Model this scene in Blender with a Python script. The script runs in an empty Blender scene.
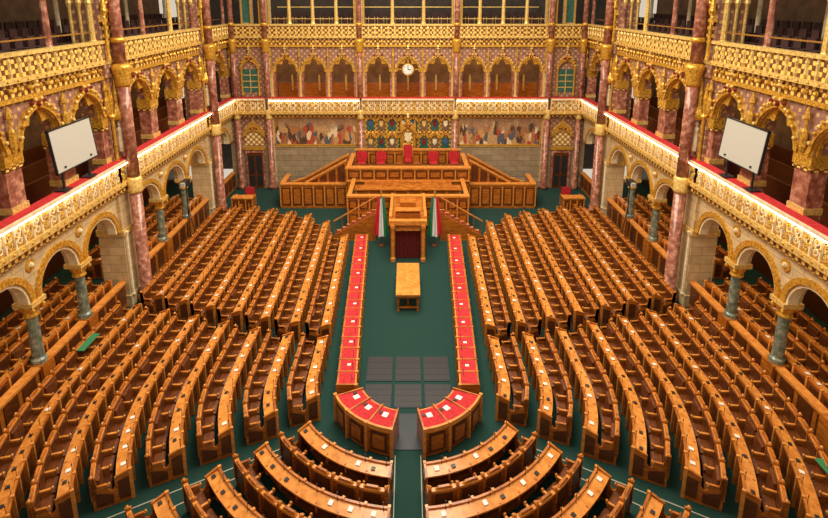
import bpy, math, random
from math import sin, cos, pi, sqrt
random.seed(7)
S=bpy.context.scene
try: S.view_settings.view_transform='Standard'
except Exception: pass

# ------------------------------------------------------------ materials
def newmat(name):
    m=bpy.data.materials.new(name); m.use_nodes=True
    nt=m.node_tree; b=nt.nodes['Principled BSDF']
    return m,nt,b
def N(nt,t,**k):
    n=nt.nodes.new(t)
    for a,v in k.items(): setattr(n,a,v)
    return n
def ramp(nt,stops,interp='LINEAR'):
    r=N(nt,'ShaderNodeValToRGB'); cr=r.color_ramp; cr.interpolation=interp
    while len(cr.elements)<len(stops): cr.elements.new(0.5)
    for e,(p,c) in zip(cr.elements,stops): e.position=p; e.color=(*c,1)
    return r
def coords(nt,scale=(1,1,1)):
    tc=N(nt,'ShaderNodeTexCoord'); mp=N(nt,'ShaderNodeMapping'); mp.inputs['Scale'].default_value=scale
    nt.links.new(tc.outputs['Object'],mp.inputs['Vector']); return mp
def wallcoords(nt):
    tc=N(nt,'ShaderNodeTexCoord'); s=N(nt,'ShaderNodeSeparateXYZ'); nt.links.new(tc.outputs['Object'],s.inputs[0])
    a=N(nt,'ShaderNodeMath',operation='ADD'); nt.links.new(s.outputs[0],a.inputs[0]); nt.links.new(s.outputs[1],a.inputs[1])
    c=N(nt,'ShaderNodeCombineXYZ'); nt.links.new(a.outputs[0],c.inputs[0]); nt.links.new(s.outputs[2],c.inputs[1])
    return a,s,c
def noise_mat(name,c1,c2,scale=4,sc=(1,1,1),rough=.5,metal=0,detail=6,bump=0.0,c3=None):
    m,nt,b=newmat(name); mp=coords(nt,sc)
    n=N(nt,'ShaderNodeTexNoise'); n.inputs['Scale'].default_value=scale; n.inputs['Detail'].default_value=detail
    nt.links.new(mp.outputs[0],n.inputs['Vector'])
    st=[(.3,c1),(.7,c2)] if c3 is None else [(.3,c1),(.52,c2),(.68,c3)]
    r=ramp(nt,st); nt.links.new(n.outputs['Fac'],r.inputs[0]); nt.links.new(r.outputs[0],b.inputs['Base Color'])
    b.inputs['Roughness'].default_value=rough; b.inputs['Metallic'].default_value=metal
    if bump:
        bp=N(nt,'ShaderNodeBump'); bp.inputs['Strength'].default_value=bump; bp.inputs['Distance'].default_value=.03
        nt.links.new(n.outputs['Fac'],bp.inputs['Height']); nt.links.new(bp.outputs[0],b.inputs['Normal'])
    return m
def flat(name,c,rough=.5,metal=0,em=0):
    m,nt,b=newmat(name); b.inputs['Base Color'].default_value=(*c,1); b.inputs['Roughness'].default_value=rough
    b.inputs['Metallic'].default_value=metal
    if em: b.inputs['Emission Color'].default_value=(*c,1); b.inputs['Emission Strength'].default_value=em
    return m
WOOD=noise_mat('honey_wood',(.26,.066,.007),(.56,.18,.021),3,(1,1,6),.26)
WOODL=noise_mat('light_wood',(.52,.175,.026),(.78,.32,.065),3,(2,2,4),.24)
WOODD=noise_mat('dark_wood',(.065,.017,.004),(.15,.040,.008),4,(1,1,5),.36)
LEATH=noise_mat('seat_leather',(.10,.026,.007),(.20,.056,.013),8,rough=.4)
RED=noise_mat('red_velvet',(.38,.007,.012),(.60,.022,.028),9,rough=.85)
REDD=noise_mat('dark_red_velvet',(.12,.006,.007),(.24,.014,.016),9,rough=.9)
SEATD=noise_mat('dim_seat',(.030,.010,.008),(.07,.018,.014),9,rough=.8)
CARP=noise_mat('green_carpet',(.002,.026,.021),(.004,.050,.038),30,rough=.95,bump=.2)
NAVY=noise_mat('dark_tile',(.004,.009,.018),(.010,.022,.038),12,rough=.45)
GOLD=noise_mat('gilding',(.40,.18,.012),(1.0,.60,.09),14,rough=.28,metal=.45,bump=.6)
GOLDP=noise_mat('pale_gilding',(.55,.33,.07),(1.0,.74,.26),14,rough=.35,metal=.25,bump=.4)
CREAM=noise_mat('cream_stone',(.68,.55,.33),(.95,.82,.56),6,rough=.55)
PINK=noise_mat('pink_marble',(.17,.052,.034),(.36,.135,.088),5,rough=.16,c3=(.62,.32,.22))
GRN=noise_mat('green_marble',(.07,.11,.08),(.18,.22,.165),6,rough=.2,c3=(.36,.38,.30))
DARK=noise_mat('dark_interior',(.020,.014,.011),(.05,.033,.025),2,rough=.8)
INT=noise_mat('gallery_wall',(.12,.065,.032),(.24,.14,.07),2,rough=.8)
TEAL=noise_mat('teal_panel',(.015,.08,.065),(.04,.15,.11),5,rough=.5)
BLUE=flat('shield_blue',(.05,.10,.25)); WHITE=flat('paper_white',(.85,.84,.80),.7); BLACK=flat('black_metal',(.02,.02,.025),.4)
GREEN=flat('flag_green',(.02,.22,.08),.8); FRED=flat('flag_red',(.65,.02,.03),.8); FWHITE=flat('flag_white',(.9,.9,.9),.8)
LEAFG=flat('green_blotter',(.03,.20,.08),.7); BRASS=flat('brass',(.75,.5,.18),.25,.9); GREY=flat('grey_screen',(.50,.49,.44),.6)
LED=flat('warm_lamp',(1.0,.80,.50),.5,0,17.0)
LINE=flat('stair_edge',(.38,.38,.30),.6)

def brickmat(name,c1,c2,mort,scale=1.0):
    m,nt,b=newmat(name); a,s,c=wallcoords(nt)
    br=N(nt,'ShaderNodeTexBrick'); nt.links.new(c.outputs[0],br.inputs['Vector'])
    br.inputs['Scale'].default_value=scale; br.inputs['Color1'].default_value=(*c1,1); br.inputs['Color2'].default_value=(*c2,1)
    br.inputs['Mortar'].default_value=(*mort,1); br.inputs['Mortar Size'].default_value=.012
    br.inputs['Brick Width'].default_value=.9; br.inputs['Row Height'].default_value=.38
    n=N(nt,'ShaderNodeTexNoise'); n.inputs['Scale'].default_value=3; n.inputs['Detail'].default_value=8
    nt.links.new(c.outputs[0],n.inputs['Vector'])
    mx=N(nt,'ShaderNodeMixRGB',blend_type='MULTIPLY'); mx.inputs[0].default_value=.55
    r=ramp(nt,[(.3,(.55,.52,.5)),(.7,(1,1,1))]); nt.links.new(n.outputs['Fac'],r.inputs[0])
    nt.links.new(br.outputs[0],mx.inputs[1]); nt.links.new(r.outputs[0],mx.inputs[2]); nt.links.new(mx.outputs[0],b.inputs['Base Color'])
    b.inputs['Roughness'].default_value=.6
    return m
STONE=brickmat('limestone_blocks',(.74,.56,.31),(.64,.48,.25),(.40,.28,.14))
STONEB=brickmat('grey_stone_blocks',(.44,.33,.20),(.34,.25,.15),(.16,.11,.07))
def diaper(name,base1,base2,gold,k=9.0,th=.55):
    m,nt,b=newmat(name); a,s,c=wallcoords(nt)
    def sn(sock,ph):
        mu=N(nt,'ShaderNodeMath',operation='MULTIPLY_ADD'); nt.links.new(sock,mu.inputs[0]); mu.inputs[1].default_value=k; mu.inputs[2].default_value=ph
        si=N(nt,'ShaderNodeMath',operation='SINE'); nt.links.new(mu.outputs[0],si.inputs[0]); return si
    s1=sn(a.outputs[0],0); s2=sn(s.outputs[2],.5)
    p=N(nt,'ShaderNodeMath',operation='MULTIPLY'); nt.links.new(s1.outputs[0],p.inputs[0]); nt.links.new(s2.outputs[0],p.inputs[1])
    g=N(nt,'ShaderNodeMath',operation='GREATER_THAN'); nt.links.new(p.outputs[0],g.inputs[0]); g.inputs[1].default_value=th
    n=N(nt,'ShaderNodeTexNoise'); n.inputs['Scale'].default_value=5; nt.links.new(c.outputs[0],n.inputs['Vector'])
    r=ramp(nt,[(.3,base1),(.7,base2)]); nt.links.new(n.outputs['Fac'],r.inputs[0])
    mx=N(nt,'ShaderNodeMixRGB'); nt.links.new(g.outputs[0],mx.inputs[0]); nt.links.new(r.outputs[0],mx.inputs[1]); mx.inputs[2].default_value=(*gold,1)
    nt.links.new(mx.outputs[0],b.inputs['Base Color']); b.inputs['Roughness'].default_value=.45
    return m
DIAP=diaper('diapered_marble',(.22,.095,.07),(.37,.19,.14),(.60,.38,.16),17,.5)
TRAC=diaper('gilded_tracery',(.10,.036,.012),(.20,.075,.02),(.92,.58,.12),22,.08)
TRAC2=diaper('pale_tracery',(.28,.14,.035),(.42,.24,.07),(.95,.72,.33),17,.1)
def muralmat():
    m,nt,b=newmat('fresco'); a,s,c=wallcoords(nt)
    mp=N(nt,'ShaderNodeMapping'); mp.inputs['Scale'].default_value=(4.4,1.7,1); nt.links.new(c.outputs[0],mp.inputs['Vector'])
    ns=N(nt,'ShaderNodeTexNoise'); ns.inputs['Scale'].default_value=1.5; nt.links.new(mp.outputs[0],ns.inputs['Vector'])
    ad=N(nt,'ShaderNodeMixRGB',blend_type='ADD'); ad.inputs[0].default_value=.9; nt.links.new(mp.outputs[0],ad.inputs[1]); nt.links.new(ns.outputs['Color'],ad.inputs[2])
    v=N(nt,'ShaderNodeTexVoronoi'); v.inputs['Scale'].default_value=1.0; nt.links.new(ad.outputs[0],v.inputs['Vector'])
    sp=N(nt,'ShaderNodeSeparateXYZ'); nt.links.new(v.outputs['Color'],sp.inputs[0])
    r=ramp(nt,[(0,(.07,.03,.015)),(.18,(.40,.15,.05)),(.34,(.50,.30,.13)),(.48,(.42,.05,.02)),(.56,(.78,.60,.38)),(.68,(.08,.09,.12)),(.80,(.30,.13,.05)),(.92,(.55,.30,.10))],'CONSTANT')
    nt.links.new(sp.outputs[0],r.inputs[0])
    r2=ramp(nt,[(.0,(.26,.13,.06)),(.62,(.42,.25,.13)),(1,(.50,.36,.22))])
    n3=N(nt,'ShaderNodeTexNoise'); n3.inputs['Scale'].default_value=1.4; n3.inputs['Detail'].default_value=5; nt.links.new(c.outputs[0],n3.inputs['Vector'])
    z=N(nt,'ShaderNodeMapRange'); z.inputs[1].default_value=3; z.inputs[2].default_value=5; nt.links.new(s.outputs[2],z.inputs[0]); nt.links.new(n3.outputs['Fac'],r2.inputs[0])
    wv=N(nt,'ShaderNodeTexNoise'); wv.inputs['Scale'].default_value=.9; nt.links.new(c.outputs[0],wv.inputs['Vector'])
    za=N(nt,'ShaderNodeMath',operation='MULTIPLY_ADD'); nt.links.new(wv.outputs['Fac'],za.inputs[0]); za.inputs[1].default_value=.9; nt.links.new(z.outputs[0],za.inputs[2])
    r3=ramp(nt,[(.92,(.05,.05,.05)),(1.0,(.85,.85,.85))]); 
    zh=N(nt,'ShaderNodeMath',operation='MULTIPLY'); zh.inputs[1].default_value=.86; nt.links.new(za.outputs[0],zh.inputs[0]); nt.links.new(zh.outputs[0],r3.inputs[0])
    mx=N(nt,'ShaderNodeMixRGB'); nt.links.new(r3.outputs[0],mx.inputs[0]); nt.links.new(r.outputs[0],mx.inputs[1]); nt.links.new(r2.outputs[0],mx.inputs[2])
    n2=N(nt,'ShaderNodeTexNoise'); n2.inputs['Scale'].default_value=9; nt.links.new(c.outputs[0],n2.inputs['Vector'])
    m2=N(nt,'ShaderNodeMixRGB',blend_type='OVERLAY'); m2.inputs[0].default_value=.6; nt.links.new(mx.outputs[0],m2.inputs[1]); nt.links.new(n2.outputs['Fac'],m2.inputs[2])
    nt.links.new(m2.outputs[0],b.inputs['Base Color']); b.inputs['Roughness'].default_value=.7
    return m
MURAL=muralmat()

# ------------------------------------------------------------ mesh builder
class MB:
    def __init__(s,T=None): s.v=[];s.f=[];s.m=[];s.mats=[];s.T=T
    def add(s,vs,fs,mat):
        if mat not in s.mats: s.mats.append(mat)
        k=s.mats.index(mat); o=len(s.v)
        s.v+= [s.T(*p) for p in vs] if s.T else [tuple(p) for p in vs]
        for f in fs: s.f.append([o+i for i in f]); s.m.append(k)
    def box(s,x0,x1,y0,y1,z0,z1,mat):
        s.add([(x0,y0,z0),(x1,y0,z0),(x1,y1,z0),(x0,y1,z0),(x0,y0,z1),(x1,y0,z1),(x1,y1,z1),(x0,y1,z1)],
              [(0,3,2,1),(4,5,6,7),(0,1,5,4),(1,2,6,5),(2,3,7,6),(3,0,4,7)],mat)
    def lathe(s,cx,cy,prof,seg,mat):
        vs=[];fs=[]
        for r,z in prof:
            for k in range(seg):
                a=2*pi*k/seg; vs.append((cx+r*cos(a),cy+r*sin(a),z))
        for i in range(len(prof)-1):
            for k in range(seg):
                a=i*seg+k; b=i*seg+(k+1)%seg; fs.append((a,b,b+seg,a+seg))
        fs.append(tuple(range(seg))[::-1]); fs.append(tuple(range((len(prof)-1)*seg,len(prof)*seg)))
        s.add(vs,fs,mat)
    def ball(s,x,y,z,r,mat,seg=6):
        s.lathe(x,y,[(r*.1,z-r),(r*.75,z-r*.65),(r,z),(r*.75,z+r*.65),(r*.1,z+r)],seg,mat)
    def prism(s,poly,d0,d1,mat):
        n=len(poly); vs=[(u,d0,z) for u,z in poly]+[(u,d1,z) for u,z in poly]
        fs=[tuple(range(n)),tuple(range(n,2*n))[::-1]]+[(i,(i+1)%n,n+(i+1)%n,n+i) for i in range(n)]
        s.add(vs,fs,mat)
    def prismx(s,poly,x0,x1,mat):
        n=len(poly); vs=[(x0,u,z) for u,z in poly]+[(x1,u,z) for u,z in poly]
        fs=[tuple(range(n)),tuple(range(n,2*n))[::-1]]+[(i,(i+1)%n,n+(i+1)%n,n+i) for i in range(n)]
        s.add(vs,fs,mat)
    def sweep(s,path,prof,mat):
        n=len(prof); vs=[];fs=[]
        for (x,y,nx,ny) in path:
            for t,z in prof: vs.append((x+nx*t,y+ny*t,z))
        for i in range(len(path)-1):
            for k in range(n):
                a=i*n+k;b=i*n+(k+1)%n; fs.append((a,b,b+n,a+n))
        fs.append(tuple(range(n))[::-1]); fs.append(tuple(range((len(path)-1)*n,len(path)*n)))
        s.add(vs,fs,mat)
    def obj(s,name,smooth=False,parent=None):
        me=bpy.data.meshes.new(name); me.from_pydata(s.v,[],s.f)
        for m in s.mats: me.materials.append(m)
        me.polygons.foreach_set('material_index',s.m); me.update()
        if smooth: me.polygons.foreach_set('use_smooth',[True]*len(me.polygons))
        o=bpy.data.objects.new(name,me); S.collection.objects.link(o)
        if parent: o.parent=parent
        return o

WX=11.7; WY=35.8
TL=lambda u,d,z:(-(WX+d),u,z)
TR=lambda u,d,z:(WX+d,u,z)
TB=lambda u,d,z:(u,WY+d,z)

def rnd(t): return sqrt(max(0,1-t*t))
def goth(t):
    R=1.3; return sqrt(max(0,R*R-(abs(t)+R-1)**2))/sqrt(R*R-(R-1)**2)
def curve(hw,spring,rise,fn,n=12,k=1.0):
    return [(-hw*k*cos(pi*i/n), spring+rise*k*fn(-cos(pi*i/n)) if 0<i<n else spring) for i in range(n+1)]
def spandrel(mb,c,w,hw,spring,rise,ztop,fn,d0,d1,mat):
    pts=[(-w/2,spring)]+curve(hw,spring,rise,fn)+[(w/2,spring)]
    for (xa,za),(xb,zb) in zip(pts[:-1],pts[1:]):
        mb.add([(c+xa,d0,za),(c+xb,d0,zb),(c+xb,d0,ztop),(c+xa,d0,ztop),(c+xa,d1,za),(c+xb,d1,zb),(c+xb,d1,ztop),(c+xa,d1,ztop)],
               [(0,1,2,3),(7,6,5,4),(0,4,5,1),(3,2,6,7)],mat)
def bandAB(mb,c,A,B,d0,d1,mat):
    for i in range(len(A)-1):
        (ax,az),(bx,bz)=A[i],A[i+1]; (cx,cz),(dx,dz)=B[i],B[i+1]
        mb.add([(c+ax,d0,az),(c+bx,d0,bz),(c+dx,d0,dz),(c+cx,d0,cz),(c+ax,d1,az),(c+bx,d1,bz),(c+dx,d1,dz),(c+cx,d1,cz)],
               [(0,1,2,3),(0,4,5,1),(3,2,6,7),(4,5,6,7)],mat)
def archband(mb,c,hw,spring,rise,fn,th,d0,d1,mat):
    bandAB(mb,c,curve(hw,spring,rise,fn),curve(hw,spring,rise,fn,k=(hw+th)/hw),d0,d1,mat)
def cusps(mb,c,hw,spring,rise,fn,d0,d1,mat):
    n=30; B=curve(hw,spring,rise,fn,n); A=[]
    for i,(x,z) in enumerate(B):
        k=.93-.27*abs(cos(3*pi*i/n))**4 if 2<i<n-2 else .9
        A.append((x*k,spring+(z-spring)*k))
    bandAB(mb,c,A,B,d0,d1,mat)
def ogee(mb,c,hw,spring,rise,fn,H,d0,d1,mat,crock=True,cr=.05):
    n=16;W=hw+.16;out=[];inn=[]
    for i in range(n+1):
        t=-1+2*i/n; s=1-abs(t)
        h=.66*sin(pi/2*s/.6) if s<.6 else .66+.34*((s-.6)/.4)**2
        zi=spring+(rise*fn(t*W/hw) if abs(t*W/hw)<1 else 0)
        out.append((t*W,max(spring+H*h,zi+.1))); inn.append((t*W,zi))
    bandAB(mb,c,inn,out,d0,d1,mat)
    if crock:
        for i in range(1,n,1):
            x,z=out[i]
            if i!=n//2: mb.ball(c+x,d0-.02,z+.02,cr,GOLDP if i%2 else GOLD,5)
        zt=spring+H
        mb.lathe(c,d0,[(.04,zt-.1),(.04,zt+.05),(.13,zt+.14),(.05,zt+.2),(.09,zt+.27),(.01,zt+.42)],6,GOLDP)
        for q in (-.16,.16): mb.ball(c+q*hw*2,d0-.01,spring+rise+.16,.07,REDD,6)
    mb.ball(c,d0-.02,spring+rise+.22*(H-rise),.10,REDD,6)
    mb.ball(c,d0-.06,spring+rise+.22*(H-rise),.06,GOLDP,6)

# ------------------------------------------------------------ floor
f=MB(); f.box(-16.5,16.5,-2,37,-.2,0,CARP); f.obj('floor')
f=MB()
for s in (-1,1):
    f.box(min(s*11.95,s*16.2),max(s*11.95,s*16.2),-1,36,.0,.5,CARP)
f.obj('side_platform')
f=MB()
for x in (-1,0,1):
    for (ya,yb) in ((14.86,15.95),(16.1,17.4)):
        f.box(x*.98-.44,x*.98+.44,ya,yb,0,.02,NAVY)
        f.box(x*.98-.40,x*.98+.40,ya+.06,yb-.06,.02,.024,BLACK)
        for q in (-.2,0,.2): f.box(x*.98+q-.006,x*.98+q+.006,ya+.06,yb-.06,.024,.028,NAVY)
        for q in (.25,.5,.75): f.box(x*.98-.4,x*.98+.4,ya+(yb-ya)*q-.006,ya+(yb-ya)*q+.006,.024,.028,NAVY)
f.box(-.44,.44,13.2,14.6,0,.02,NAVY)
f.obj('floor_tile_panel')
CY=15.3
f=MB()
for s in (-1,1):
    for ang in (29.6,33.4):
        a=math.radians(ang)
        f.sweep([(s*3.0*cos(a),CY-3.0*sin(a),sin(a),s*cos(a)),(s*11.3*cos(a),CY-11.3*sin(a),sin(a),s*cos(a))],[(-.015,0),(-.015,.015),(.015,.015),(.015,0)],LINE)
    f.sweep([(s*.36,3.5,1,0),(s*.36,13,1,0)],[(-.012,0),(-.012,.015),(.012,.015),(.012,0)],LINE)
f.obj('aisle_edge_strip')

# ------------------------------------------------------------ side walls
BAYS=[(3.0,9.0,2),(10.4,20.8,4),(21.9,30.6,3),(31.7,35.7,1)]
PIERS=[(9.0,10.4),(20.8,21.9),(30.6,31.7)]
def balustrade(mb,u0,u1,lit=True,o=.3):
    mb.box(u0,u1,-.66+o,-.3+o,5.22,5.42,GOLDP); mb.box(u0,u1,-.56+o,-.46+o,5.42,6.14,TRAC2)
    mb.box(u0,u1,-.70+o,-.38+o,6.14,6.25,CREAM); mb.box(u0,u1,-.62+o,-.3+o,6.25,6.31,RED)
    mb.box(u0,u1,-.60+o,-.55+o,5.46,5.52,GOLD); mb.box(u0,u1,-.60+o,-.55+o,6.04,6.10,GOLD)
    n=max(1,int((u1-u0)/.40)); w=(u1-u0)/n
    for i in range(n+1):
        u=u0+i*w; mb.box(u-.03,u+.03,-.64+o,-.54+o,5.42,6.14,CREAM)
        if i<n:
            c=u+w/2
            for zz in (5.62,5.92):
                A=[(.11*cos(2*pi*k/8),zz+.11*sin(2*pi*k/8)) for k in range(9)]; B=[(.065*cos(2*pi*k/8),zz+.065*sin(2*pi*k/8)) for k in range(9)]
                bandAB(mb,c,B,A,-.61+o,-.55+o,CREAM if i%2 else GOLDP)
                mb.ball(c,-.60+o,zz,.04,GOLD,5)
            mb.ball(c,-.66+o,5.33,.05,GOLD,5); mb.ball(u,-.66+o,5.78,.04,GOLD,5)
    if lit: mb.box(u0+.05,u1-.05,-.695+o,-.665+o,6.10,6.135,LED)
def upper_gallery(mb,u0,u1):
    mb.box(u0,u1,-.14,0,9.55,9.68,GOLD); mb.box(u0,u1,-.08,.5,9.68,10.12,TRAC); mb.box(u0,u1,-.26,.5,10.12,10.28,GOLDP)
    mb.box(u0,u1,-.20,-.12,10.28,10.9,TRAC); mb.box(u0,u1,-.30,-.05,10.9,11.02,GOLDP)
    n=max(1,int((u1-u0)/.42)); w=(u1-u0)/n
    for i in range(n):
        c=u0+(i+.5)*w
        mb.lathe(c,-.2,[(.05,10.3),(.08,10.4),(.05,10.6),(.08,10.75),(.04,10.88)],6,GOLDP)
        mb.ball(c,-.14,9.9,.09,GOLD,6); mb.ball(c-w/2,-.28,10.2,.04,GOLD,5)
for side,T in (('left',TL),('right',TR)):
    w=MB(T); g=MB(T); low=MB(T)
    for (u0,u1,n) in BAYS:
        bw=(u1-u0)/n
        hwL=bw/2-.22 if n>1 else 1.1; hwU=bw/2-.34 if n>1 else 1.0
        for i in range(n):
            c=u0+(i+.5)*bw
            rL=min(hwL,1.15)
            spandrel(w,c,bw,hwL,3.35,rL,5.0,rnd,0,.5,STONE)
            archband(g,c,hwL,3.35,rL,rnd,.2,-.08,.02,GOLD)
            archband(g,c,hwL-.10,3.35,rL-.10,rnd,.09,-.02,.3,CREAM)
            rU=min(hwU*1.2,1.12)
            spandrel(w,c,bw,hwU,8.12,rU,9.6,goth,0,.5,DIAP)
            archband(g,c,hwU,8.12,rU,goth,.12,-.10,.1,GOLDP)
            cusps(g,c,hwU,8.12,rU,goth,.02,.12,GOLD)
            ogee(g,c,hwU,8.12,rU,goth,1.66,-.16,0,GOLD,cr=.07)
        for i in range(n+1):
            u=u0+i*bw
            if 0<i<n:
                w.box(u-.28,u+.28,-.1,.5,0,1.15,WOOD)
                low.lathe(u,.2,[(.24,1.15),(.24,1.28),(.18,1.34),(.165,2.85)],14,GRN)
                low.lathe(u,.2,[(.17,2.75),(.24,2.82),(.20,2.92),(.32,3.16),(.36,3.22)],10,GOLD)
                low.box(u-.34,u+.34,-.12,.5,3.2,3.36,GOLDP)
                for q in (-1,1): low.ball(u+q*.24,-.05,3.08,.09,GOLD,5)
                disc_=[(u+.2*cos(2*pi*k/16),4.52+.2*sin(2*pi*k/16)) for k in range(16)]
                g.prism(disc_,-.05,.0,GOLD); g.ball(u,-.05,4.52,.1,CREAM,6)
            a,b=(u-.34,u+.34)
            if i==0: a=u
            if i==n: b=u
            w.box(a,b,.0,.5,5.3,8.0,PINK)
            g.box(a-.05,b+.05,-.08,.54,7.74,8.14,GOLD)
            g.box(a-.03,b+.03,-.06,.53,7.62,7.74,TRAC)
            g.box(a-.03,b+.03,-.05,.52,6.3,6.5,GOLDP)
            g.lathe(u,-.12,[(.07,8.14),(.10,8.3),(.10,8.75),(.05,8.85),(.05,9.1),(.11,9.15),(.02,9.5)],6,GOLD)
        w.box(u0,u1,.05,.2,0,1.05,WOOD); w.box(u0,u1,-.02,.27,1.05,1.13,WOODL)
        k=int((u1-u0)/.8)
        for i in range(k): 
            q=u0+(i+.5)*(u1-u0)/k; w.box(q-.3,q+.3,.02,.05,.2,.95,WOODD)
        w.box(u0,u1,-.2,.5,4.95,5.25,TRAC)
        balustrade(g,u0,u1)
        upper_gallery(g,u0,u1)
    for (a,b) in PIERS:
        m=(a+b)/2
        w.box(a,b,-.12,.9,0,5.0,STONE); w.box(a,b,-.12,.9,5.0,9.6,DIAP)
        w.box(a-.06,b+.06,-.18,.95,0,.5,STONE); w.box(a-.06,b+.06,-.18,.95,3.15,3.4,GOLDP)
        w.box(a,b,-.25,.5,4.95,5.25,TRAC); balustrade(g,a,b)
        w.box(a,b,-.22,.9,9.6,15,DIAP)
        upper_gallery(g,a,b)
        g.box(a+.1,b-.1,-.3,-.2,11.0,12.2,TRAC); ogee(g,m,.42,11.6,.5,goth,1.2,-.36,-.2,GOLD)
        for q in (a+.12,b-.12):
            g.lathe(q,-.36,[(.09,10.3),(.06,10.5),(.06,12.0),(.12,12.1),(.02,12.8)],7,GOLD)
            g.lathe(q,-.2,[(.08,6.3),(.06,6.5),(.06,7.9),(.13,8.1),(.04,8.2),(.10,8.8),(.02,9.4)],7,GOLD)
            g.lathe(q,-.18,[(.1,.5),(.07,.6),(.07,3.1),(.12,3.3)],8,CREAM)
        for q in (.1,.45,.8):
            g.lathe(a-.04,q,[(.09,10.4),(.06,10.6),(.06,12.2),(.12,12.4),(.02,12.9)],7,GOLDP)
            g.lathe(b+.04,q,[(.09,10.4),(.06,10.6),(.06,12.2),(.12,12.4),(.02,12.9)],7,GOLDP)
        g.lathe(m,-.2,[(.22,7.9),(.26,8.0),(.26,8.15),(.1,8.5),(.12,8.9),(.02,9.5)],8,GOLD)
        g.lathe(m,-.2,[(.13,6.6),(.15,6.9),(.11,7.3),(.13,7.5),(.05,7.6),(.08,7.7),(.03,7.82)],8,CREAM)
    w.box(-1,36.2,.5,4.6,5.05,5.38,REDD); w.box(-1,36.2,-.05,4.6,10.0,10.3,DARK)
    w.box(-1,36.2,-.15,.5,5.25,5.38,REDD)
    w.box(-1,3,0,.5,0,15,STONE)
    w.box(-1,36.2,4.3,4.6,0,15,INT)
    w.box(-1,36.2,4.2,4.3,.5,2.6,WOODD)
    st=MB(T)
    for j in range(3):
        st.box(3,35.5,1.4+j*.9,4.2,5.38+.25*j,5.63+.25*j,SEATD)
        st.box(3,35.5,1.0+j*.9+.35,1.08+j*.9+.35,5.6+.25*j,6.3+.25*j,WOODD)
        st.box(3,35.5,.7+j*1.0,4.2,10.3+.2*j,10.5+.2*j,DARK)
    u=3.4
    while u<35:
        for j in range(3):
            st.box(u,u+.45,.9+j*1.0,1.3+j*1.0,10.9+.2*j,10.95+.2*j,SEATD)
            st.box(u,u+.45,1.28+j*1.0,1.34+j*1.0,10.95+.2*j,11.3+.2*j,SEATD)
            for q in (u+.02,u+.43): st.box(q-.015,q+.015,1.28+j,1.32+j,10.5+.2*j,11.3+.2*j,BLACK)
        u+=.62
    st.obj('gallery_seating')
    c=MB(T)
    for (u0,u1,n) in BAYS:
        for i in range(n*2+1):
            u=u0+i*(u1-u0)/(n*2)
            if i%2==0: c.lathe(u,.1,[(.20,10.3),(.2,10.9),(.12,11.05),(.10,12.9),(.16,13.2)],8,PINK if i%4 else GOLDP)
            else: c.lathe(u,2.9,[(.12,10.3),(.1,10.45),(.085,12.9),(.16,13.2)],8,CREAM)
        c.box(u0,u1,.05,.09,11.3,11.35,BRASS)
        c.box(u0,u1,-.1,.4,13.1,15,STONE)
    c.obj('gallery_colonnade')
    w.obj('wall_'+side); g.obj('gilded_ornament'); low.obj('marble_arcade_columns')

def tall_column(T,u,d,r,z1=14.5,name='marble_column'):
    m=MB(T)
    m.lathe(u,d,[(r*1.6,0),(r*1.6,.25),(r*1.3,.35),(r*1.35,.5),(r,.6),(r,4.9)],16,PINK)
    m.lathe(u,d,[(r*1.05,4.8),(r*1.35,4.95),(r*1.15,5.05),(r*1.35,5.4),(r*1.05,5.5)],16,GOLDP)
    m.lathe(u,d,[(r*.97,5.5),(r*.93,9.4)],16,PINK)
    m.lathe(u,d,[(r,9.2),(r*1.2,9.3),(r*1.1,9.5),(r*1.6,9.9),(r*1.6,10.0),(r*1.1,10.1)],12,GOLD)
    m.lathe(u,d,[(r*.9,10.1),(r*.86,z1)],16,PINK)
    m.lathe(u,d,[(r,10.9),(r*1.15,11.0),(r,11.1)],12,GOLD)
    m.obj(name,True)
for T in (TL,TR):
    for u in (21.4,31.15,9.7): tall_column(T,u,-.52,.24)
for u in (-3.12,3.12,-9.15,9.15): tall_column(TB,u,-.30,.19)
for u in (-11.25,11.25): tall_column(TB,u,-.3,.17)

# ------------------------------------------------------------ back wall
w=MB(TB); g=MB(TB)
w.box(-11.9,11.9,0,.5,0,3.0,STONEB); w.box(-11.9,11.9,0,.5,3.0,5.3,DIAP)
w.box(-11.7,11.7,-.06,0,0,.5,STONEB); w.box(-9,9,-.05,0,2.86,2.98,GOLDP)
for (u0,u1,n) in ((-8.9,-3.35,3),(-2.9,2.9,3),(3.35,8.9,3)):
    bw=(u1-u0)/n; hw=bw/2-.2
    for i in range(n):
        c=u0+(i+.5)*bw; r=min(.95,hw*1.2)
        spandrel(w,c,bw,hw,7.95,r,9.6,goth,0,.5,DIAP)
        archband(g,c,hw,7.95,r,goth,.11,-.10,.1,GOLDP); ogee(g,c,hw,7.95,r,goth,1.35,-.14,0,GOLD,cr=.055)
        cusps(g,c,hw,7.95,r,goth,.02,.1,GOLD)
        g.lathe(c,1.9,[(.05,6.4),(.08,7.0),(.05,7.5)],6,GOLDP)
    for i in range(n+1):
        u=u0+i*bw
        w.box(u-.2,u+.2,0,.5,5.3,7.9,PINK); g.lathe(u,-.02,[(.12,6.3),(.08,6.5),(.08,7.6),(.16,7.9),(.2,7.98)],8,GOLDP)
        g.lathe(u,-.12,[(.05,8.0),(.05,8.9),(.09,8.95),(.02,9.5)],6,GOLD)
    if u0!=-2.9: balustrade(g,u0-.2,u1+.2,o=0.1)
    else: balustrade(g,u0-.1,u1+.1,False,o=.1)
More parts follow.
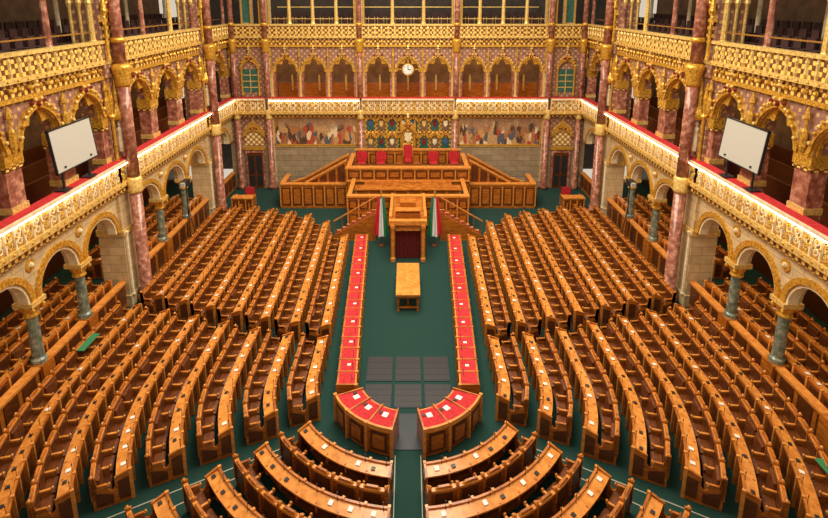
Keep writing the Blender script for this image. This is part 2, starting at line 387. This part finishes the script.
for s in (-1,1):
    u0,u1=sorted((s*9.35,s*11.6)); c=s*10.3
    w.box(u0,u1,0,.5,5.3,9.6,DIAP)
    w.box(c-.5,c+.5,-.05,0,6.6,8.1,TEAL); archband(g,c,.5,8.1,.55,goth,.1,-.12,0,GOLD); ogee(g,c,.5,8.1,.55,goth,1.15,-.14,0,GOLD,cr=.05)
    for q in (-.55,.55): g.lathe(c+q,-.1,[(.09,6.4),(.06,6.6),(.06,8.0),(.1,8.15)],7,GOLD)
    for z in (6.9,7.3,7.7): w.box(c-.48,c+.48,-.08,-.05,z,z+.05,GOLDP)
    w.box(c-.02,c+.02,-.09,-.05,6.6,8.1,GOLDP)
    balustrade(g,u0,u1,False,o=.1)
    ogee(g,c,.6,3.6,.4,goth,1.2,-.16,0,GOLD); w.box(c-.6,c+.6,-.06,0,3.0,4.3,TRAC2)
    for e in (3.12,9.15):
        w.box(s*e-.22,s*e+.22,-.12,.5,0,9.6,STONE); w.box(s*e-.22,s*e+.22,-.16,.5,9.6,15,STONE)
w.box(-11.6,11.6,-.3,.5,5.0,5.25,TRAC)
upper_gallery(g,-11.6,11.6)
for c in (-10.3,10.3,-9.15,9.15,-3.12,3.12):
    w.box(c-.32,c+.32,-.1,.4,11.0,15,STONE); w.box(c-.22,c+.22,-.14,-.1,11.1,12.9,TEAL)
    for q in (-.3,.3): g.lathe(c+q,-.2,[(.06,11),(.05,11.2),(.05,12.9)],6,GOLD)
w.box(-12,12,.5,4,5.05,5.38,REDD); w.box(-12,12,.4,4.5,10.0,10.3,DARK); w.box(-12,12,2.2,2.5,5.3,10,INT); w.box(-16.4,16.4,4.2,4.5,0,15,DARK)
w.box(-9,9,2.1,2.2,5.4,6.9,WOOD)
w.obj('wall_back'); g.obj('gilded_ornament')
c=MB(TB)
for i in range(31):
    u=-9+i*.6
    for j in range(3):
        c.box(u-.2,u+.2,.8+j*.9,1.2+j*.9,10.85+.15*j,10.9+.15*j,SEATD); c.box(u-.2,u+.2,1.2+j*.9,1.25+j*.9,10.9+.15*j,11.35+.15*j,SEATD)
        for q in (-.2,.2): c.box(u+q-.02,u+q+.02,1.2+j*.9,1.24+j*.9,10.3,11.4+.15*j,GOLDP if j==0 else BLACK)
c.box(-9,9,.5,.54,11.3,11.34,GOLDP); c.box(-9,9,2.9,2.95,12.0,12.06,GOLDP)
c.obj('gallery_seating')
c=MB(TB)
for u in (-7.6,-6.1,-4.6,-1.0,1.0,4.6,6.1,7.6): c.lathe(u,.1,[(.16,11),(.12,11.15),(.1,12.9),(.16,13.1)],8,GOLDP)
c.obj('gallery_colonnade')
for s in (-1,1):
    m=MB(TB); a,b=sorted((s*3.45,s*8.85))
    m.box(a,b,-.06,0,3.05,4.9,MURAL)
    for (x0,x1,z0,z1) in ((a-.08,b+.08,2.97,3.07),(a-.08,b+.08,4.88,4.98),(a-.08,a,2.97,4.98),(b,b+.08,2.97,4.98)):
        m.box(x0,x1,-.1,0,z0,z1,GOLD)
    m.obj('mural_painting')
# heraldic screen
h=MB(TB)
h.box(-2.85,2.85,-.12,0,2.6,5.15,TRAC)
for row,(z0,z1) in enumerate(((2.8,4.0),(4.05,5.15))):
    for i in range(8):
        cc=-2.85+(i+.5)*5.7/8
        h.box(cc-.26,cc+.26,-.16,-.12,z0,z1-.3,TEAL if (i+row)%2 else INT)
        ogee(h,cc,.22,z1-.5,.2,goth,.5,-.24,-.12,GOLD,crock=False)
        h.prism([(cc-.13,z0+.65),(cc+.13,z0+.65),(cc+.13,z0+.4),(cc,z0+.22),(cc-.13,z0+.4)],-.2,-.16,(GOLDP,BLUE,CREAM,REDD)[(i*3+row)%4])
        h.lathe(cc-.356,-.18,[(.05,z0),(.04,z1-.2),(.09,z1-.1),(.01,z1+.15)],6,GOLD)
        h.ball(cc,-.2,z0+.78,.07,GOLD,6)
h.box(-.42,.42,-.35,-.12,2.4,4.4,GOLD); h.box(-.3,.3,-.4,-.35,2.5,4.0,TRAC)
h.prism([(-.22,3.95),(.22,3.95),(.22,3.5),(0,3.25),(-.22,3.5)],-.46,-.4,CREAM); h.ball(0,-.45,4.1,.12,GOLDP,8)
ogee(h,0,.36,4.0,.3,goth,.9,-.6,-.1,GOLD)
h.lathe(-.45,-.4,[(.07,2.4),(.05,4.1),(.09,4.3),(.01,5.0)],6,GOLD); h.lathe(.45,-.4,[(.07,2.4),(.05,4.1),(.09,4.3),(.01,5.0)],6,GOLD)
h.obj('heraldic_screen')
c=MB(TB); 
def disc(mb,x,z,r,d0,d1,mat,n=24): mb.prism([(x+r*cos(2*pi*i/n),z+r*sin(2*pi*i/n)) for i in range(n)],d0,d1,mat)
CZ=8.1
disc(c,0,CZ,.40,-.1,.1,GOLD); disc(c,0,CZ,.33,-.13,-.1,WHITE)
c.box(-.02,.02,-.16,-.14,CZ,CZ+.27,BLACK); c.box(0,.2,-.16,-.14,CZ-.02,CZ+.02,BLACK)
for i in range(12):
    a=i*pi/6; c.ball(.27*sin(a),-.14,CZ+.27*cos(a),.025,BLACK,4)
c.box(-.04,.04,-.03,.03,CZ+.38,8.95,GOLD); c.box(-.75,.75,-.02,.03,CZ-.03,CZ+.03,GOLD)
c.obj('wall_clock')
for k,s in enumerate((-1,1)):
    d=MB(TB); c=s*10.3
    d.box(c-.65,c+.65,-.14,0,0,2.75,PINK); d.box(c-.5,c+.5,-.16,-.13,0,2.5,WOODD)
    for q in (-.25,.25):
        for (z0,z1) in ((.2,.9),(1.05,2.3)): d.box(c+q-.17,c+q+.17,-.19,-.16,z0,z1,BLACK)
    d.box(c-.75,c+.75,-.2,0,2.7,2.9,GOLD); d.ball(c+.05,-.22,1.1,.04,BRASS)
    d.obj('door_%d'%(k+1))

# ------------------------------------------------------------ seat rows
def sample(pts,s):
    acc=0
    for a,b in zip(pts[:-1],pts[1:]):
        L=math.hypot(b[0]-a[0],b[1]-a[1])
        if acc+L>=s: 
            t=(s-acc)/L; nx=a[2]*(1-t)+b[2]*t; ny=a[3]*(1-t)+b[3]*t; n=math.hypot(nx,ny)
            return (a[0]*(1-t)+b[0]*t,a[1]*(1-t)+b[1]*t,nx/n,ny/n)
        acc+=L
    return pts[-1]
def plen(pts): return sum(math.hypot(b[0]-a[0],b[1]-a[1]) for a,b in zip(pts[:-1],pts[1:]))
K=.78
def zs(p,dz): return [(t*K,z+dz) for t,z in p]
def bench(pts,zb=0.0,name='bench_row'):
    mb=MB()
    L=plen(pts)
    mb.sweep(pts,zs([(-.50,0),(-.50,.79),(-.46,.79),(-.46,0)],zb),WOOD)
    mb.sweep(pts,zs([(-.56,.79),(-.56,.83),(-.12,.76),(-.12,.72)],zb),WOODL)
    mb.sweep(pts,zs([(-.58,.80),(-.58,.87),(-.50,.87),(-.50,.80)],zb),WOOD)
    mb.sweep(pts,zs([(.04,.30),(.04,.38),(.46,.38),(.46,.30)],zb),WOODD)
    mb.sweep(pts,zs([(.44,0),(.44,.45),(.50,.84),(.55,.84),(.50,0)],zb),WOOD)
    mb.sweep(pts,zs([(.46,.84),(.46,.90),(.60,.90),(.60,.84)],zb),WOODL)
    n=max(1,round(L/.60)); w=L/n
    def loc(p):
        x,y,nx,ny=p
        return lambda u,t,z:(x+nx*t*K-ny*u, y+ny*t*K+nx*u, z+zb)
    for i in range(n+1):
        mb.T=loc(sample(pts,min(L,max(0,i*w))))
        end=(i==0 or i==n)
        if end:
            mb.prismx([(-.58,0),(-.58,.90),(-.45,.88),(-.08,.78),(-.08,.5),(.02,.42),(.14,.5),(.14,.66),(.42,.68),(.5,.98),(.62,.98),(.58,0)],-.03,.03,WOOD)
            mb.prismx([(-.5,.12),(-.5,.72),(-.16,.66),(-.16,.12)],-.045,.045,WOODD)
            mb.prismx([(.0,.08),(.0,.34),(.5,.5),(.5,.08)],-.045,.045,WOODD)
        mb.box(-.025,.025,-.56,-.16,.5,.78,WOOD)
        mb.box(-.035,.035,-.61,-.50,0,.90,WOODL)
        mb.box(-.03,.03,.06,.50,.58,.63,WOODL)
        mb.box(-.02,.02,.12,.50,.3,.6,WOOD)
        mb.box(-.03,.03,.44,.62,.3,.96,WOOD)
        mb.ball(0,.08,.64,.045,WOODL,5); mb.ball(0,.55,.98,.055,WOODL,5)
        if i<n:
            mb.T=loc(sample(pts,(i+.5)*w))
            h=w/2-.04
            if random.random()<.2:
                mb.prismx([(.40,.40),(.30,.42),(.34,.80),(.42,.80)],-h,h,LEATH)
            else: mb.prismx([(.04,.38),(.04,.44),(.14,.47),(.40,.45),(.44,.38)],-h,h,LEATH)
            mb.prism([(-h,.50),(h,.50),(h,.84),(-h,.84)],.42,.48,WOODD)
            mb.prism([(-h*.9,.88),(h*.9,.88),(h*.5,.97),(-h*.5,.97)],.49,.57,WOOD)
            mb.prism([(-h*.8,.3),(h*.8,.3),(h*.8,.75),(-h*.8,.75)],.53,.57,WOODD)
            mb.box(-h*.8,h*.8,-.52,-.50,.15,.68,WOODD)
            mb.box(-h,h,-.44,-.20,.50,.53,WOODD)
            r=random.random()
            if r<.35:
                q=random.uniform(-.1,.06); mb.prismx([(-.42,.825),(-.42,.832),(-.26,.81),(-.26,.79)],q-.02,q+.09,WHITE)
            if r>.5:
                mb.prismx([(-.36,.80),(-.36,.825),(-.24,.81),(-.24,.77)],-.2,-.1,BLACK)
            mb.lathe(.16,-.48,[(.018,.82),(.008,.84),(.008,1.0),(.02,1.02),(.015,1.06)],5,BLACK)
    mb.T=None
    mb.obj(name)
def straight(s,r,y0,y1,tp=0):
    return [(s*(r+tp*(y-18)),y,s,0) for y in (y0,(y0+y1)/2,y1)]
def arc(s,r,a0,a1,n=24):
    return [(s*r*cos(a0+(a1-a0)*i/n),CY-r*sin(a0+(a1-a0)*i/n),s*cos(a0+(a1-a0)*i/n),-sin(a0+(a1-a0)*i/n)) for i in range(n+1)]
farS=[18.1,18.3,18.6,19.0,19.4,19.8,20.2]; farE=[26.0,27.8,28.8,29.2,29.6,29.9,29.9]
R=math.radians
aA=[19,22.5,24.5,26,27,27.5,28]
for s in (-1,1):
    for i in range(7):
        rf=3.3+1.18*i; bench(straight(s,rf,farS[i],farE[i],.025*(1-i/6)))
        rn=3.3+1.27*i
        top=farS[i]-.75
        bench([(s*rn,top,s,0),(s*rn,(top+CY)/2,s,0)]+arc(s,rn,0,R(aA[i])))
        rb=3.88+1.27*i
        if CY-rb>3.5:
            bench(arc(s,rb,R(36.3),math.acos(.48/rb)))
    for x in (12.55,13.9):
        bench(straight(s,x,11,20.4),.5); bench(straight(s,x,22.2,30.5),.5)

def redbench(pts):
    mb=MB(); L=plen(pts)
    mb.sweep(pts,[(-.30,0),(-.30,.76),(-.26,.76),(-.26,0)],WOOD)
    mb.sweep(pts,[(.22,0),(.22,.82),(.28,.82),(.28,0)],WOOD)
    mb.sweep(pts,[(-.34,.76),(-.34,.80),(.24,.80),(.24,.76)],WOODL)
    mb.sweep(pts,[(-.29,.80),(-.29,.825),(.22,.825),(.22,.80)],RED)
    n=round(L/.62); w=L/n
    for i in range(n+1):
        x,y,nx,ny=sample(pts,i*w); mb.T=lambda u,t,z:(x+nx*t-ny*u, y+ny*t+nx*u, z)
        mb.box(-.03,.03,-.36,.30,0 if i in(0,n) else .7,.835,WOOD); mb.box(-.04,.04,-.38,-.28,0,.84,WOODL)
        if i<n:
            x,y,nx,ny=sample(pts,(i+.5)*w); mb.T=lambda u,t,z:(x+nx*t-ny*u, y+ny*t+nx*u, z)
            mb.box(-.22,.22,-.32,-.30,.12,.66,WOODD)
            if i%2: mb.box(-.07,.03,-.12,.0,.825,.835,WHITE)
            mb.lathe(.15,-.2,[(.02,.82),(.008,.84),(.008,1.0),(.02,1.04)],5,BLACK)
    mb.T=None; mb.obj('red_topped_desk')
for s in (-1,1):
    redbench([(s*1.95,14.9,s,0),(s*2.1,18,s,0),(s*2.25,22,s,0),(s*2.4,26.1,s,0)])
    mb=MB(); a0,a1=R(24),R(79)
    pts=arc(s,1.95,a0,a1,14)
    mb.sweep(pts,[(-.40,0),(-.40,.78),(-.34,.78),(-.34,0)],WOOD); mb.sweep(pts,[(.36,0),(.36,.86),(.42,.86),(.42,0)],WOOD)
    mb.sweep(pts,[(-.44,.78),(-.44,.82),(.38,.86),(.38,.82)],WOODL); mb.sweep(pts,[(-.38,.825),(-.38,.84),(.36,.875),(.36,.86)],RED)
    mb.sweep(pts,[(.40,.8),(.40,.94),(.47,.94),(.47,.8)],WOODL)
    L=plen(pts)
    for i in range(4):
        x,y,nx,ny=sample(pts,L*i/3); mb.T=lambda u,t,z:(x+nx*t-ny*u, y+ny*t+nx*u, z)
        mb.box(-.025,.025,-.44,.46,0,.885,WOOD); mb.box(-.04,.04,.40,.50,0,.96,WOODL)
        if i<3:
            x,y,nx,ny=sample(pts,L*(i+.5)/3); mb.T=lambda u,t,z:(x+nx*t-ny*u, y+ny*t+nx*u, z)
            mb.box(-.25,.25,.42,.45,.12,.72,WOODD); mb.box(-.18,.18,.45,.46,.2,.64,WOOD)
            mb.box(-.1,.06,-.2,-.02,.85,.865,WHITE); mb.box(-.22,-.14,-.2,-.1,.85,.88,BLACK)
    mb.T=None; mb.obj('curved_red_desk')

for (x,y) in ((-11.15,17.0),(10.7,11.5)):
    b=MB(); b.prismx([(y-.5,.0),(y-.5,.02),(y+.5,.02),(y+.5,.0)],x-.14,x+.14,LEAFG); o=b.obj('green_desk_folder'); o.location.z=.87

t=MB(); y0,y1=20.3,23.1
t.box(-.5,.5,y0,y1,.72,.79,WOODL); t.box(-.44,.44,y0+.06,y1-.06,.60,.72,WOOD)
for x in (-.4,.4):
    for y in (y0+.14,(y0+y1)/2,y1-.14): t.lathe(x,y,[(.06,0),(.04,.08),(.035,.2),(.065,.4),(.04,.5),(.055,.6)],8,WOOD)
t.box(-.04,.04,y0+.14,y1-.14,.12,.18,WOOD)
for y in (y0+.14,y1-.14): t.box(-.4,.4,y-.03,y+.03,.12,.18,WOOD)
t.obj('conference_table')

# ------------------------------------------------------------ rostrum
def panels(mb,x0,x1,y,z0,z1,n):
    w=(x1-x0)/n
    for i in range(n):
        a,b=x0+i*w+.07,x0+(i+1)*w-.07
        mb.box(a,b,y-.03,y,z0+.12,z1-.12,WOODD)
        mb.box(a+.07,b-.07,y-.055,y-.03,z0+.2,z1-.2,WOOD)
        mb.box(a-.10,a-.04,y-.06,y,z0,z1,WOODL)
    mb.box(x1-.03,x1+.03,y-.06,y,z0,z1,WOODL)
p=MB()
p.box(-3.65,3.65,31.5,31.75,0,2.65,WOOD); p.box(-3.75,3.75,31.42,31.85,2.65,2.75,WOODL)
panels(p,-3.65,3.65,31.5,1.95,2.65,9); p.box(-3.7,3.7,31.42,31.5,1.86,1.95,WOODL)
p.box(-3.65,3.65,31.75,34.6,0,1.9,WOOD); p.box(-3.4,3.4,31.8,34.5,1.9,1.92,CARP)
p.box(-3.4,3.4,32.0,32.5,1.92,2.6,WOOD); p.box(-3.4,3.4,31.9,32.55,2.6,2.66,WOODD)
p.box(-.8,.8,32.9,34.5,1.92,2.2,WOOD)
p.box(-3.4,3.4,34.4,34.6,1.9,3.0,WOOD); panels(p,-3.4,3.4,34.4,1.95,2.9,8); p.box(-3.45,3.45,34.35,34.65,3.0,3.08,WOODL)
for s in (-1,1):
    a,b=sorted((s*3.45,s*3.65)); p.box(a,b,31.7,34.6,1.9,2.7,WOOD); p.box(a-.04,b+.04,31.7,34.6,2.7,2.78,WOODL)
    a,b=sorted((s*3.75,s*7.8))
    p.box(a,b,31.9,32.1,0,1.5,WOOD); p.box(a,b,31.84,32.16,1.5,1.6,WOODL); panels(p,a,b,31.9,.1,1.45,6)
    e=sorted((s*7.6,s*7.8)); p.box(e[0],e[1],32.1,33.9,0,1.5,WOOD); p.box(e[0]-.05,e[1]+.05,32.1,33.9,1.5,1.58,WOODL)
    for k in range(10):
        q=sorted((s*(7.3-.36*k),s*3.65)); p.box(q[0],q[1],32.3,33.5,.19*k,.19*(k+1),WOODD if k%2 else WOOD)
    for yy in (32.16,33.5):
        p.prism([(s*7.4,0),(s*7.4,1.1),(s*6.6,1.35),(s*3.75,2.95),(s*3.75,0)],yy,yy+.14,WOOD)
        p.prism([(s*7.4,1.1),(s*7.4,1.2),(s*6.6,1.45),(s*3.75,3.05),(s*3.75,2.93),(s*6.6,1.35)],yy-.04,yy+.18,WOODL)
        for k in range(5):
            xa=s*(6.5-.55*k); za=1.36+.31*k
            p.prism([(xa,1.65 if yy<33 else .4),(xa,za-.05),(xa-s*.42,za+.18),(xa-s*.42,1.65 if yy<33 else .4)],yy-.03,yy,WOODD)
p.box(-3.3,3.3,28.6,31.5,0,1.35,WOOD); p.box(-3.2,3.2,28.7,31.5,1.35,1.37,CARP)
p.box(-3.3,3.3,28.4,28.6,0,2.0,WOOD); p.box(-3.36,3.36,28.32,28.68,2.0,2.1,WOODL); 
for (a,b) in ((-3.3,-.9),(.9,3.3)): panels(p,a,b,28.4,1.2,1.95,4); panels(p,a,b,28.4,.1,1.15,4)
for s in (-1,1):
    a,b=sorted((s*3.15,s*3.3)); p.box(a,b,28.6,31.5,1.3,2.0,WOOD); p.box(a-.05,b+.05,28.6,31.5,2.0,2.08,WOODL)
p.box(-2.9,2.9,29.3,29.9,1.37,2.1,WOOD); p.box(-3.0,3.0,29.2,30.0,2.1,2.16,WOOD); panels(p,-2.9,2.9,29.3,1.4,2.05,8)
p.box(-2.6,2.6,30.9,31.45,1.37,1.85,WOOD)
for s in (-1,1):
    a,b=sorted((s*.62,s*.85)); p.box(a,b,24.9,28.4,0,1.95,WOOD); 
    p.lathe(s*.74,24.86,[(.13,0),(.13,.15),(.08,.22),(.08,1.6),(.13,1.75),(.13,1.9)],10,WOODL)
    for k in range(4):
        y=25.1+k*.8; xx=sorted((s*.85,s*.89)); p.box(xx[0],xx[1],y,y+.62,.2,1.7,WOODD)
p.box(-.85,.85,24.9,28.4,1.75,1.98,WOOD); p.box(-.92,.92,24.8,25.1,1.9,2.12,WOODL)
p.box(-.92,-.78,25.1,28.4,1.98,2.25,WOODL); p.box(.78,.92,25.1,28.4,1.98,2.25,WOODL)
p.box(-.78,.78,25.1,28.4,1.98,1.99,WOOD)
p.box(-.6,.6,25.3,26.0,1.98,2.35,WOOD); p.prismx([(25.2,2.45),(25.2,2.5),(26.0,2.36),(26.0,2.31)],-.62,.62,WOODL)
p.box(-.4,.4,26.8,27.6,1.98,2.3,WOOD)
p.box(-.6,.6,24.95,25.05,1.55,1.8,WOODL)
p.obj('speaker_rostrum')
c=MB()
vs=[];fs=[]
for i in range(97):
    x=-.6+1.2*i/96; y=25.15+.05*sin(i*.62); vs+=[(x,y,.02),(x,y,1.6)]
for i in range(96): fs.append((2*i,2*i+2,2*i+3,2*i+1))
c.add(vs,fs,REDD); c.box(-.6,.6,25.06,25.22,1.5,1.56,BRASS); c.obj('red_curtain')
for s in (-1,1):
    st=MB()
    for k in range(8):
        a,b=sorted((s*1.7,s*(3.9-.275*k))); st.box(a,b,27.3,28.30,.17*k,.17*(k+1),WOODD)
        q=s*(3.9-.275*k); a,b=sorted((q,q-s*.275)); st.box(a,b,27.28,28.30,.17*(k+1),.17*(k+1)+.012,WOODL)
        st.box(a,b,27.5,28.1,.17*(k+1)+.012,.17*(k+1)+.02,REDD)
    st.prism([(s*4.0,0),(s*4.0,.25),(s*1.7,1.6),(s*1.7,0)],27.2,27.3,WOOD)
    for k in range(6):
        x=s*(3.9-.42*k); z=.28+.247*k; st.lathe(x,27.25,[(.03,z),(.02,z+.3),(.02,z+.8),(.04,z+.85)],6,BRASS)
    st.prism([(s*3.95,1.06),(s*3.95,1.12),(s*1.7,2.47),(s*1.7,2.41)],27.22,27.28,WOODL)
    st.obj('rostrum_stairs')

def armchair(x,y,z,k=1.0,name='red_armchair',big=False):
    m=MB(); T=lambda a,b,c:(x+a*k,y+b*k,z+c*k); m.T=T
    for a in (-.27,.27):
        for b in (-.25,.25): m.lathe(a,b,[(.03,0),(.04,.2),(.03,.4)],6,WOODD)
        m.box(a-.035,a+.035,-.28,.28,.62,.68,WOODD); m.box(a-.03,a+.03,-.27,-.21,.4,.64,WOODD)
    m.box(-.28,.28,-.27,.28,.38,.5,RED)
    h=1.45 if big else 1.1
    m.prism([(-.29,.45),(.29,.45),(.29,h-.1),(.15,h),(-.15,h),(-.29,h-.1)],.26,.34,RED)
    for a in (-.3,.3): m.lathe(a,.3,[(.03,0),(.03,h-.05),(.05,h),(.01,h+.07)],6,GOLD if big else WOODD)
    if big: m.prism([(-.2,h),(.2,h),(.0,h+.22)],.27,.33,GOLD)
    m.obj(name)
armchair(0,33.4,2.2,.95,'president_armchair',True)
for x in (-2.9,-1.7,1.6,2.9): armchair(x,33.2,1.92,1.15)

def flag(x,y,name,fl=1):
    m=MB(); m.lathe(x,y,[(.2,0),(.2,.05),(.05,.1),(.02,.15),(.02,2.85)],10,WOODD); m.lathe(x,y,[(.02,2.85),(.05,2.93),(.0,3.1)],6,BRASS)
    nv=12
    for band,mt in enumerate((FRED,FWHITE,GREEN)):
        vs=[];fs=[]
        for j in range(nv+1):
            v=j/nv; zz=2.8-2.1*v; wd=.16+.24*v
            for i in range(9):
                u=(band+i/8)/3
                px=x+fl*(-wd+2*wd*u); py=y-.08-.07*sin(u*16+v*2)-.05*v; vs.append((px,py,zz-.15*sin(u*3)))
        for j in range(nv):
            for i in range(8): a=j*9+i; fs.append((a,a+1,a+10,a+9))
        m.add(vs,fs,mt)
    m.obj(name,False)
flag(-1.38,26.6,'hungarian_flag',1); flag(1.38,26.6,'hungarian_flag',-1)

for s in (-1,1):
    m=MB()
    def Q(u,d,z): return (s*(WX-.42+d+(z-6.7)*.10), u, z)
    m.T=Q
    m.box(17.0,19.3,0,.06,7.0,8.4,GREY)
    for (a,b,c_,d_) in ((16.97,19.33,6.97,7.01),(16.97,19.33,8.39,8.43),(16.97,17.01,6.97,8.43),(19.29,19.33,6.97,8.43)): m.box(a,b,-.01,.08,c_,d_,BLACK)
    m.T=None
    for u in (17.4,18.9):
        a,b=sorted((s*(WX-.28),s*(WX-.23))); m.box(a,b,u-.03,u+.03,6.3,8.0,BLACK)
        a,b=sorted((s*(WX-.42),s*(WX-.1))); m.box(a,b,u-.03,u+.03,7.1,7.16,BLACK)
        a,b=sorted((s*(WX-.4),s*(WX-.05))); m.box(a,b,u-.2,u+.2,6.32,6.37,BLACK)
    m.obj('projection_screen')
for s in (-1,1):
    m=MB(); a,b=sorted((s*9.3,s*10.5))
    m.box(a,b,31.0,31.1,0,.95,WOOD); m.box(a-.05,b+.05,30.9,31.5,.95,1.02,WOODL); panels(m,a,b,31.0,.05,.9,3)
    m.box(a,a+.08,31.0,31.9,0,.95,WOOD); m.box(b-.08,b,31.0,31.9,0,.95,WOOD)
    m.obj('clerk_booth')
    armchair(s*9.9,32.4,0)
for s in (-1,1):
    m=MB(); x=s*11.3; y=26.6
    m.lathe(x,y,[(.03,2.0),(.03,3.3)],6,BLACK); m.box(x-.14,x+.14,y-.3,y+.25,3.3,3.6,BLACK); m.box(x-.1,x+.1,y-.45,y-.3,3.34,3.56,GREY)
    for a in range(3):
        q=a*2*pi/3; vs=[(x,y,2.1),(x+.03,y,2.1),(x+.35*cos(q)+.03,y+.35*sin(q),0),(x+.35*cos(q),y+.35*sin(q),0)]
        m.add(vs+[(v[0],v[1]+.03,v[2]) for v in vs],[(0,1,2,3),(4,5,6,7),(0,1,5,4),(2,3,7,6),(1,2,6,5),(0,3,7,4)],BLACK)
    m.obj('video_camera')

# ------------------------------------------------------------ lights
def area(name,loc,rot,sx,sy,p,col=(1,.86,.66)):
    l=bpy.data.lights.new(name,'AREA'); l.shape='RECTANGLE'; l.size=sx; l.size_y=sy; l.energy=p; l.color=col
    o=bpy.data.objects.new(name,l); o.location=loc; o.rotation_euler=rot; S.collection.objects.link(o)
area('skylight',(0,21,19),(0,0,0),9,18,5800,(1,.88,.70))
for s in (-1,1):
    area('gallery_lamp',(s*14.0,20,9.7),(0,0,0),1.5,28,330,(1,.68,.38))
    area('arcade_lamp',(s*13.8,20,4.9),(0,0,0),1.5,28,230,(1,.68,.36))
area('back_gallery_lamp',(0,37.1,9.7),(0,0,0),20,1,330,(1,.64,.32))
area('top_gallery_lamp',(0,38,13.5),(0,0,0),20,1.5,110,(1,.8,.6))
W=bpy.data.worlds.new('World'); S.world=W; W.use_nodes=True
W.node_tree.nodes['Background'].inputs[0].default_value=(1,.87,.70,1); W.node_tree.nodes['Background'].inputs[1].default_value=.68

cam=bpy.data.cameras.new('Camera'); co=bpy.data.objects.new('Camera',cam); S.collection.objects.link(co)
co.location=(0,0,12.5); co.rotation_euler=(R(77),0,0)
cam.sensor_width=36; cam.lens=550/828*36; cam.shift_y=-132/828; cam.shift_x=6/828; cam.clip_end=200
S.camera=co
